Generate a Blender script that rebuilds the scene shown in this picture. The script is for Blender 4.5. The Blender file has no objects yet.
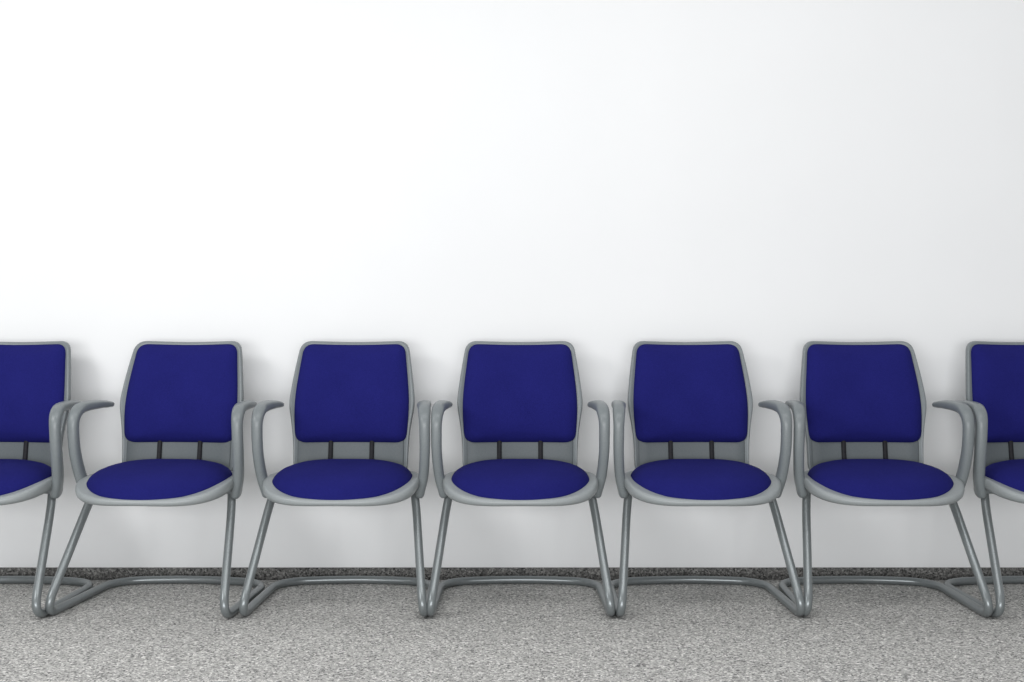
import bpy, math
from mathutils import Vector, Matrix

scene = bpy.context.scene
scene.view_settings.view_transform = 'Standard'
scene.view_settings.look = 'None'

# ------------------------------------------------------------------ materials
def new_mat(name):
    m = bpy.data.materials.new(name); m.use_nodes = True
    nt = m.node_tree
    return m, nt, nt.nodes['Principled BSDF']

def noise_mat(name, c1, c2, scale, rough=0.6, metallic=0.0, bump=0.0, detail=3.0, lo=0.35, hi=0.65, bdist=0.002, spec=0.5):
    m, nt, b = new_mat(name)
    tc = nt.nodes.new('ShaderNodeTexCoord')
    n = nt.nodes.new('ShaderNodeTexNoise'); n.inputs['Scale'].default_value = scale
    n.inputs['Detail'].default_value = detail
    r = nt.nodes.new('ShaderNodeValToRGB')
    r.color_ramp.elements[0].position = lo; r.color_ramp.elements[1].position = hi
    r.color_ramp.elements[0].color = (*c1, 1); r.color_ramp.elements[1].color = (*c2, 1)
    nt.links.new(tc.outputs['Object'], n.inputs['Vector'])
    nt.links.new(n.outputs['Fac'], r.inputs['Fac'])
    nt.links.new(r.outputs['Color'], b.inputs['Base Color'])
    b.inputs['Roughness'].default_value = rough
    b.inputs['Metallic'].default_value = metallic
    b.inputs['Specular IOR Level'].default_value = spec
    if bump:
        bp = nt.nodes.new('ShaderNodeBump'); bp.inputs['Strength'].default_value = bump
        bp.inputs['Distance'].default_value = bdist
        nt.links.new(n.outputs['Fac'], bp.inputs['Height'])
        nt.links.new(bp.outputs['Normal'], b.inputs['Normal'])
    return m

def fabric(name):
    m, nt, b = new_mat(name); L = nt.links.new
    tc = nt.nodes.new('ShaderNodeTexCoord')
    mp = nt.nodes.new('ShaderNodeMapping'); mp.inputs['Scale'].default_value=(1,1,1.6)
    n1 = nt.nodes.new('ShaderNodeTexNoise'); n1.inputs['Scale'].default_value = 320; n1.inputs['Detail'].default_value=3
    n2 = nt.nodes.new('ShaderNodeTexNoise'); n2.inputs['Scale'].default_value = 9; n2.inputs['Detail'].default_value=3
    mx = nt.nodes.new('ShaderNodeMath'); mx.operation='MULTIPLY_ADD'; mx.inputs[1].default_value=0.30
    L(tc.outputs['Object'], mp.inputs['Vector']); L(mp.outputs[0], n1.inputs['Vector']); L(tc.outputs['Object'], n2.inputs['Vector'])
    L(n2.outputs['Fac'], mx.inputs[0]); L(n1.outputs['Fac'], mx.inputs[2])
    r = nt.nodes.new('ShaderNodeValToRGB')
    r.color_ramp.elements[0].position=0.42; r.color_ramp.elements[1].position=0.92
    r.color_ramp.elements[0].color=(0.0085,0.0095,0.100,1); r.color_ramp.elements[1].color=(0.015,0.016,0.155,1)
    L(mx.outputs[0], r.inputs['Fac']); L(r.outputs['Color'], b.inputs['Base Color'])
    bp = nt.nodes.new('ShaderNodeBump'); bp.inputs['Strength'].default_value=0.6; bp.inputs['Distance'].default_value=0.0014
    L(n1.outputs['Fac'], bp.inputs['Height']); L(bp.outputs['Normal'], b.inputs['Normal'])
    b.inputs['Roughness'].default_value=0.95; b.inputs['Specular IOR Level'].default_value=0.12
    return m

M_wall = noise_mat('wall_paint', (0.83,0.835,0.84), (0.85,0.855,0.86), 1.2, rough=0.75, spec=0.2)
M_fabric = fabric('blue_fabric')
M_plastic = noise_mat('grey_plastic', (0.170,0.190,0.197), (0.195,0.216,0.223), 300, rough=0.36, bump=0.05, bdist=0.0005)
M_panel = noise_mat('dark_grey_plastic', (0.105,0.120,0.127), (0.12,0.136,0.143), 300, rough=0.5, bump=0.05, bdist=0.0005, spec=0.3)
M_shell = noise_mat('seat_shell_plastic', (0.27,0.293,0.298), (0.30,0.323,0.328), 300, rough=0.38, bump=0.05, bdist=0.0005)
M_metal = noise_mat('silver_lacquered_steel', (0.20,0.22,0.225), (0.225,0.245,0.25), 200, rough=0.30, metallic=0.4)
M_black = noise_mat('black_plastic', (0.014,0.014,0.017), (0.022,0.022,0.025), 100, rough=0.6, spec=0.15)

def carpet(name, cols, scale):
    m, nt, b = new_mat(name)
    tc = nt.nodes.new('ShaderNodeTexCoord')
    v = nt.nodes.new('ShaderNodeTexVoronoi'); v.inputs['Scale'].default_value = scale
    v.inputs['Randomness'].default_value = 1
    sep = nt.nodes.new('ShaderNodeSeparateColor')
    r = nt.nodes.new('ShaderNodeValToRGB'); r.color_ramp.interpolation = 'LINEAR'
    e = r.color_ramp.elements
    e[0].position = 0.0; e[0].color = (*[cols[0]]*3, 1)
    e[1].position = 1.0; e[1].color = (cols[3], cols[3]*0.985, cols[3]*0.95, 1)
    a = e.new(0.22); a.color = (cols[1], cols[1]*0.985, cols[1]*0.95, 1)
    a = e.new(0.7); a.color = (cols[2], cols[2]*0.985, cols[2]*0.95, 1)
    n = nt.nodes.new('ShaderNodeTexNoise'); n.inputs['Scale'].default_value = 70; n.inputs['Detail'].default_value = 4
    mr = nt.nodes.new('ShaderNodeMapRange'); mr.inputs['From Min'].default_value=0.3; mr.inputs['From Max'].default_value=0.7
    mr.inputs['To Min'].default_value=0.82; mr.inputs['To Max'].default_value=1.16
    mul = nt.nodes.new('ShaderNodeVectorMath'); mul.operation='SCALE'
    L = nt.links.new
    L(tc.outputs['Object'], v.inputs['Vector']); L(tc.outputs['Object'], n.inputs['Vector'])
    L(v.outputs['Color'], sep.inputs['Color']); L(sep.outputs[0], r.inputs['Fac'])
    L(n.outputs['Fac'], mr.inputs['Value'])
    L(r.outputs['Color'], mul.inputs[0]); L(mr.outputs['Result'], mul.inputs['Scale'])
    L(mul.outputs[0], b.inputs['Base Color'])
    bp = nt.nodes.new('ShaderNodeBump'); bp.inputs['Strength'].default_value=0.4; bp.inputs['Distance'].default_value=0.002
    L(v.outputs['Distance'], bp.inputs['Height']); L(bp.outputs['Normal'], b.inputs['Normal'])
    b.inputs['Roughness'].default_value = 0.95
    b.inputs['Specular IOR Level'].default_value = 0.1
    return m
M_carpet = carpet('speckled_carpet', (0.11,0.36,0.52,0.84), 190)
M_skirt = carpet('carpet_skirting', (0.04,0.10,0.16,0.28), 190)

# ------------------------------------------------------------------ mesh utils
def mesh_from(name, verts, faces, mat, smooth=True):
    me = bpy.data.meshes.new(name)
    me.from_pydata([tuple(v) for v in verts], [], faces)
    me.materials.append(mat)
    import bmesh
    bm = bmesh.new(); bm.from_mesh(me)
    bmesh.ops.recalc_face_normals(bm, faces=bm.faces)
    bm.to_mesh(me); bm.free()
    if smooth:
        for p in me.polygons: p.use_smooth = True
    return me

def rounded_poly(pts, radii, seg=8):
    out = []
    n = len(pts)
    for i in range(n):
        p = Vector(pts[i]); a = Vector(pts[i-1]); b = Vector(pts[(i+1) % n]); r = radii[i]
        da = (a-p); db = (b-p)
        ra = min(r, da.length*0.49); rb = min(r, db.length*0.49)
        s = p + da.normalized()*ra; e = p + db.normalized()*rb
        for k in range(seg+1):
            t = k/seg
            out.append(s*(1-t)**2 + p*2*t*(1-t) + e*t*t)
    return out

def resample(pts, n):
    P = pts + [pts[0]]
    L = [0]
    for i in range(1, len(P)): L.append(L[-1] + (P[i]-P[i-1]).length)
    out = []; j = 0
    for k in range(n):
        d = L[-1]*k/n
        while L[j+1] < d: j += 1
        seg = L[j+1]-L[j]
        t = 0 if seg == 0 else (d-L[j])/seg
        out.append(P[j].lerp(P[j+1], t))
    return out

def puffy(name, outline, center, profile, mapf, mat):
    N = len(outline); c = Vector(center)
    verts = []; faces = []
    rings = []
    for (ins, off) in profile:
        idx = []
        for p in outline:
            d = p-c
            if ins >= 1.0:
                q = c + d*(ins-1.0)
            else:
                q = c + d*(1-ins/max(d.length, 1e-6))
            idx.append(len(verts)); verts.append(mapf(q.x, q.y, off))
        rings.append(idx)
    for a, b in zip(rings, rings[1:]):
        for i in range(N):
            j = (i+1) % N
            faces.append((a[i], a[j], b[j], b[i]))
    for ring, off in ((rings[0], profile[0][1]), (rings[-1], profile[-1][1])):
        ci = len(verts); verts.append(mapf(c.x, c.y, off))
        for i in range(N):
            faces.append((ring[i], ring[(i+1) % N], ci))
    return mesh_from(name, verts, faces, mat)

def catmull(pts, sub=10):
    P = [Vector(p) for p in pts]
    P = [P[0]*2-P[1]] + P + [P[-1]*2-P[-2]]
    out = []
    for i in range(1, len(P)-2):
        p0,p1,p2,p3 = P[i-1],P[i],P[i+1],P[i+2]
        for k in range(sub):
            t = k/sub
            out.append(0.5*((2*p1)+(p2-p0)*t+(2*p0-5*p1+4*p2-p3)*t*t+(-p0+3*p1-3*p2+p3)*t**3))
    out.append(P[-2])
    return out

def fillet(pts, radii, seg=12):
    P = [Vector(p) for p in pts]; out = [P[0]]
    for i in range(1, len(P)-1):
        p=P[i]; da=P[i-1]-p; db=P[i+1]-p; r=radii[i]
        ra=min(r,da.length*0.49); rb=min(r,db.length*0.49)
        s=p+da.normalized()*ra; e=p+db.normalized()*rb
        for k in range(seg+1):
            t=k/seg
            out.append(s*(1-t)**2+p*2*t*(1-t)+e*t*t)
    out.append(P[-1])
    return out

def sweep(name, path, secf, mat, up=Vector((1,0,0)), N=20, roundends=True):
    verts=[]; faces=[]; rings=[]
    L=[0]
    for i in range(1,len(path)): L.append(L[-1]+(path[i]-path[i-1]).length)
    side=None
    n=len(path)
    items=[]
    for i,p in enumerate(path):
        T=(path[min(i+1,n-1)]-path[max(i-1,0)]).normalized()
        if side is None:
            side=(up-T*up.dot(T)).normalized()
        else:
            side=(side-T*side.dot(T)).normalized()
        nrm=T.cross(side)
        items.append((p,T,side.copy(),nrm,L[i]/L[-1]))
    ext=[]
    if roundends:
        p,T,s,nn,t=items[0]; a,b=secf(0); m=min(a,b)
        for ang in (80,60,35,15):
            ext.append((p-T*m*math.sin(math.radians(ang)),T,s,nn,0,math.cos(math.radians(ang))))
    ext += [(*it,1.0) for it in items]
    if roundends:
        p,T,s,nn,t=items[-1]; a,b=secf(1); m=max(a,b)
        for ang in (15,35,60,80):
            ext.append((p+T*m*math.sin(math.radians(ang)),T,s,nn,1,math.cos(math.radians(ang))))
    for (p,T,s,nn,t,k) in ext:
        a,b=secf(t); idx=[]
        for j in range(N):
            th=2*math.pi*j/N
            c_,s_=math.cos(th),math.sin(th)
            e=0.8
            x=math.copysign(abs(c_)**e,c_)*a*k; y=math.copysign(abs(s_)**e,s_)*b*k
            if abs(a-b)<1e-6: x=c_*a*k; y=s_*b*k
            idx.append(len(verts)); verts.append(p+s*x+nn*y)
        rings.append(idx)
    for a,b in zip(rings,rings[1:]):
        for j in range(N):
            q=(j+1)%N
            faces.append((a[j],a[q],b[q],b[j]))
    faces.append(tuple(rings[0])); faces.append(tuple(rings[-1]))
    return mesh_from(name,verts,faces,mat)

def smoothstep(a,b,x):
    t=max(0,min(1,(x-a)/(b-a))); return t*t*(3-2*t)

# ------------------------------------------------------------------ chair parts (local: origin on floor at wall line, front = -Y)
def back_y(x, z):
    t=(z-0.46)/0.46
    y = -0.215 + 0.115*t - 0.018*math.sin(math.pi*min(max(t,0),1))
    return y - 0.55*x*x
def map_back(x, z, off):
    return Vector((x, back_y(x,z)-off, z))

pad_o = rounded_poly([(-0.187,0.906),(0.0,0.902),(0.187,0.906),(0.207,0.74),(0.210,0.665),(0.203,0.547),(-0.203,0.547),(-0.210,0.665),(-0.207,0.74)],
                     [0.036,0.1,0.036,0.05,0.05,0.042,0.042,0.05,0.05])
pad_o = resample(pad_o, 160)
ME_backpad = puffy('back_cushion', pad_o, (0,0.72),
    [(1.15,0.050),(1.35,0.049),(1.55,0.0475),(1.75,0.044),(0.035,0.039),(0.024,0.034),(0.014,0.027),(0.006,0.020),(0.0,0.011),(0.0,0.006),(0.006,0.002),(1.6,0.002)], map_back, M_fabric)

fr_o = rounded_poly([(-0.198,0.918),(0.0,0.911),(0.198,0.918),(0.218,0.80),(0.231,0.690),(0.211,0.57),(0.207,0.430),(-0.207,0.430),(-0.211,0.57),(-0.231,0.690),(-0.218,0.80)],
                    [0.040,0.1,0.040,0.06,0.03,0.05,0.04,0.04,0.05,0.03,0.06])
fr_o = resample(fr_o, 180)
ME_frame = puffy('back_shell', fr_o, (0,0.69),
    [(1.3,0.004),(1.7,0.004),(0.03,0.006),(0.012,0.012),(0.006,0.0145),(0.002,0.012),(0.0,0.005),(0.0,-0.006),(0.006,-0.014),(0.02,-0.02),(1.7,-0.024),(1.3,-0.026)], map_back, M_plastic)
pn_o = resample(rounded_poly([(-0.194,0.56),(0.194,0.56),(0.192,0.44),(-0.192,0.44)],[0.01]*4),100)
ME_panel = puffy('lumbar_panel', pn_o, (0,0.50), [(1.3,0.013),(1.8,0.013),(0.004,0.013),(0.0,0.010),(0.0,0.001),(1.5,0.001)], map_back, M_panel)

# seat
def seat_z(y):
    t = -y-0.36
    if t>0: return 0.483-0.60*t*t
    return 0.483+0.05*(-t)
def sup(cx, cy, hx, hr, hf, er, ef, n=200):
    out=[]
    for k in range(n):
        th=2*math.pi*k/n
        c_,s_=math.cos(th),math.sin(th)
        e = er if s_>0 else ef
        x=math.copysign(abs(c_)**(2/e),c_)*hx
        y=math.copysign(abs(s_)**(2/e),s_)*(hr if s_>0 else hf)
        out.append(Vector((cx+x,cy+y)))
    return out
def map_seat(x,y,off):
    if off < -0.003:
        off = -0.003+(off+0.003)*(1+0.45*smoothstep(-0.50,-0.63,y))
    return Vector((x, y, seat_z(y) - 0.012*(abs(x)/0.24)**3 + off))
seat_o = sup(0,-0.43,0.240,0.195,0.203,3.0,2.2)
ME_seatpad = puffy('seat_cushion', seat_o, (0,-0.42),
    [(1.15,0.011),(1.35,0.011),(1.55,0.010),(1.72,0.008),(0.045,0.003),(0.028,-0.002),(0.015,-0.009),(0.006,-0.017),(0.0,-0.027),(0.0,-0.034),(0.006,-0.038),(1.6,-0.038)], map_seat, M_fabric)
def map_shell(x,y,off):
    k = min(1,(abs(x)/0.26))**2
    f = smoothstep(-0.48,-0.63,y)
    if off < -0.036: off = -0.036 + (off+0.036)*(0.74+0.50*k+0.25*k*(1-f))
    return Vector((x, y, seat_z(y) - 0.010*f + off))
shell_o = sup(0,-0.425,0.268,0.185,0.214,3.0,2.9)
ME_shell = puffy('seat_shell', shell_o, (0,-0.42),
    [(1.4,-0.038),(1.8,-0.038),(0.026,-0.037),(0.012,-0.034),(0.005,-0.034),(0.001,-0.037),(0.0,-0.045),(0.003,-0.055),(0.012,-0.064),(0.04,-0.071),(1.65,-0.076),(1.3,-0.078)], map_shell, M_shell)

# tubular cantilever base
R=0.0145
half=[(-0.246,-0.395,0.395),(-0.258,-0.44,0.33),(-0.301,-0.676,R),(-0.290,-0.10,R),(-0.0,-0.052,R)]
pts=half+[(-x,y,z) for (x,y,z) in half[:-1][::-1]]
ME_base = sweep('tubular_frame', fillet(pts,[0,0.05,0.10,0.12,0.25,0.12,0.10,0.05,0],16), lambda t:(R,R), M_metal, up=Vector((0,1,0)))
ME_cross = sweep('cross_tube', fillet([(-0.244,-0.40,0.396),(-0.12,-0.38,0.400),(0.12,-0.38,0.400),(0.244,-0.40,0.396)],[0,0.05,0.05,0]), lambda t:(0.012,0.012), M_metal, up=Vector((0,1,0)))

def lerp_table(tab,t):
    for (a,va),(b,vb) in zip(tab,tab[1:]):
        if t<=b:
            k=(t-a)/(b-a); k=k*k*(3-2*k)
            return tuple(x+(y-x)*k for x,y in zip(va,vb))
    return tab[-1][1]
armtab=[(0,(0.017,0.028)),(0.15,(0.0175,0.025)),(0.45,(0.0185,0.020)),(0.6,(0.022,0.018)),(0.8,(0.0255,0.016)),(0.93,(0.025,0.0135)),(1.0,(0.021,0.011))]
def arm(side,name):
    p=[(-0.267,-0.412,0.390),(-0.281,-0.432,0.45),(-0.288,-0.458,0.53),(-0.289,-0.470,0.60),(-0.288,-0.468,0.650),(-0.285,-0.440,0.679),(-0.280,-0.39,0.689),(-0.273,-0.30,0.691),(-0.266,-0.225,0.687)]
    p=[(side*-x,y,z) for x,y,z in p]
    return sweep(name,catmull(p,8),lambda t:lerp_table(armtab,t),M_plastic,up=Vector((1,0,0)),N=24)
ME_armL=arm(-1,'armrest_a'); ME_armR=arm(1,'armrest_b')

def post(side,name):
    x=0.075*side
    p=[(x,-0.32,0.430),(x,-0.262,0.435),(x,back_y(x,0.48)-0.018,0.48),(x,back_y(x,0.57)-0.015,0.57)]
    return sweep(name,fillet(p,[0,0.03,0.03,0],6),lambda t:(0.0085,0.007),M_black,N=12)
ME_p1=post(-1,'back_post_a'); ME_p2=post(1,'back_post_b')
def bracket(side,name):
    p=[(0.215*side,-0.40,0.408),(0.262*side,-0.405,0.403)]
    return sweep(name,[Vector(q) for q in p],lambda t:(0.024,0.020),M_plastic,up=Vector((0,1,0)),N=20)
ME_b1=bracket(-1,'seat_bracket_a'); ME_b2=bracket(1,'seat_bracket_b')

parts=[('back_cushion',ME_backpad),('back_shell',ME_frame),('lumbar_panel',ME_panel),('seat_cushion',ME_seatpad),('seat_shell',ME_shell),
       ('tubular_frame',ME_base),('cross_tube',ME_cross),('armrest_a',ME_armL),('armrest_b',ME_armR),
       ('back_post_a',ME_p1),('back_post_b',ME_p2),('seat_bracket_a',ME_b1),('seat_bracket_b',ME_b2)]

def chair(i,x,yaw):
    e=bpy.data.objects.new('waiting_room_chair' + ('' if i==0 else '.%03d'%i), None)
    e.empty_display_size=0.2
    scene.collection.objects.link(e)
    a=math.radians(yaw); pv=Vector((0,-0.42))
    off=Vector((pv.x*math.cos(a)-pv.y*math.sin(a), pv.x*math.sin(a)+pv.y*math.cos(a)))
    e.location=(x+pv.x-off.x, pv.y-off.y-0.012, 0)
    e.rotation_euler=(0,0,a)
    for n,me in parts:
        o=bpy.data.objects.new(n,me); scene.collection.objects.link(o); o.parent=e

spec=[(-1.852,-2.5),(-1.224,-4.2),(-0.588,-0.8),(0.029,0.0),(0.655,0.8),(1.279,-1.2),(1.897,2.0)]
for i,(x,yw) in enumerate(spec): chair(i,x,yw)

# ------------------------------------------------------------------ room
def box(name,x0,x1,y0,y1,z0,z1,mat):
    v=[(x,y,z) for x in (x0,x1) for y in (y0,y1) for z in (z0,z1)]
    f=[(0,1,3,2),(4,6,7,5),(0,4,5,1),(2,3,7,6),(0,2,6,4),(1,5,7,3)]
    o=bpy.data.objects.new(name,mesh_from(name,v,f,mat,False)); scene.collection.objects.link(o); return o
box('floor',-7,7,-7,0.1,-0.1,0,M_carpet)
box('wall_back',-7,7,0,0.12,0,3.0,M_wall)
box('baseboard_back',-7,7,-0.010,0,0,0.046,M_skirt)

# ------------------------------------------------------------------ light
w=bpy.data.worlds.new('room_light'); scene.world=w; w.use_nodes=True
w.node_tree.nodes['Background'].inputs['Color'].default_value=(0.97,0.985,1,1)
w.node_tree.nodes['Background'].inputs['Strength'].default_value=0.38
def area(name,loc,target,sx,sy,power,col=(1,1,1)):
    l=bpy.data.lights.new(name,'AREA'); l.shape='RECTANGLE'; l.size=sx; l.size_y=sy; l.energy=power; l.color=col
    o=bpy.data.objects.new(name,l); scene.collection.objects.link(o); o.location=loc
    o.rotation_euler=(Vector(target)-Vector(loc)).to_track_quat('-Z','Y').to_euler(); return o
area('ceiling_lamp_panel',(-2.6,-2.5,2.1),(-0.5,0,0.6),1.1,0.7,27)
area('frontal_fill',(-0.6,-6.5,0.85),(0,0,0.1),5.0,1.5,205,(0.98,0.99,1))  # unseen fill light added behind the camera, brightens the wall below the seats
area('ceiling_lamp_panel.001',(0.3,-2.5,3.4),(0.3,-1.9,0),4.0,0.8,46)

# ------------------------------------------------------------------ camera
cam=bpy.data.cameras.new('camera'); co=bpy.data.objects.new('camera',cam); scene.collection.objects.link(co)
cam.sensor_width=36; cam.lens=36*1210/1024
co.location=(0,-4.64,0.95)
co.rotation_euler=(math.radians(90)-math.atan(9/1210),0,0)
scene.camera=co
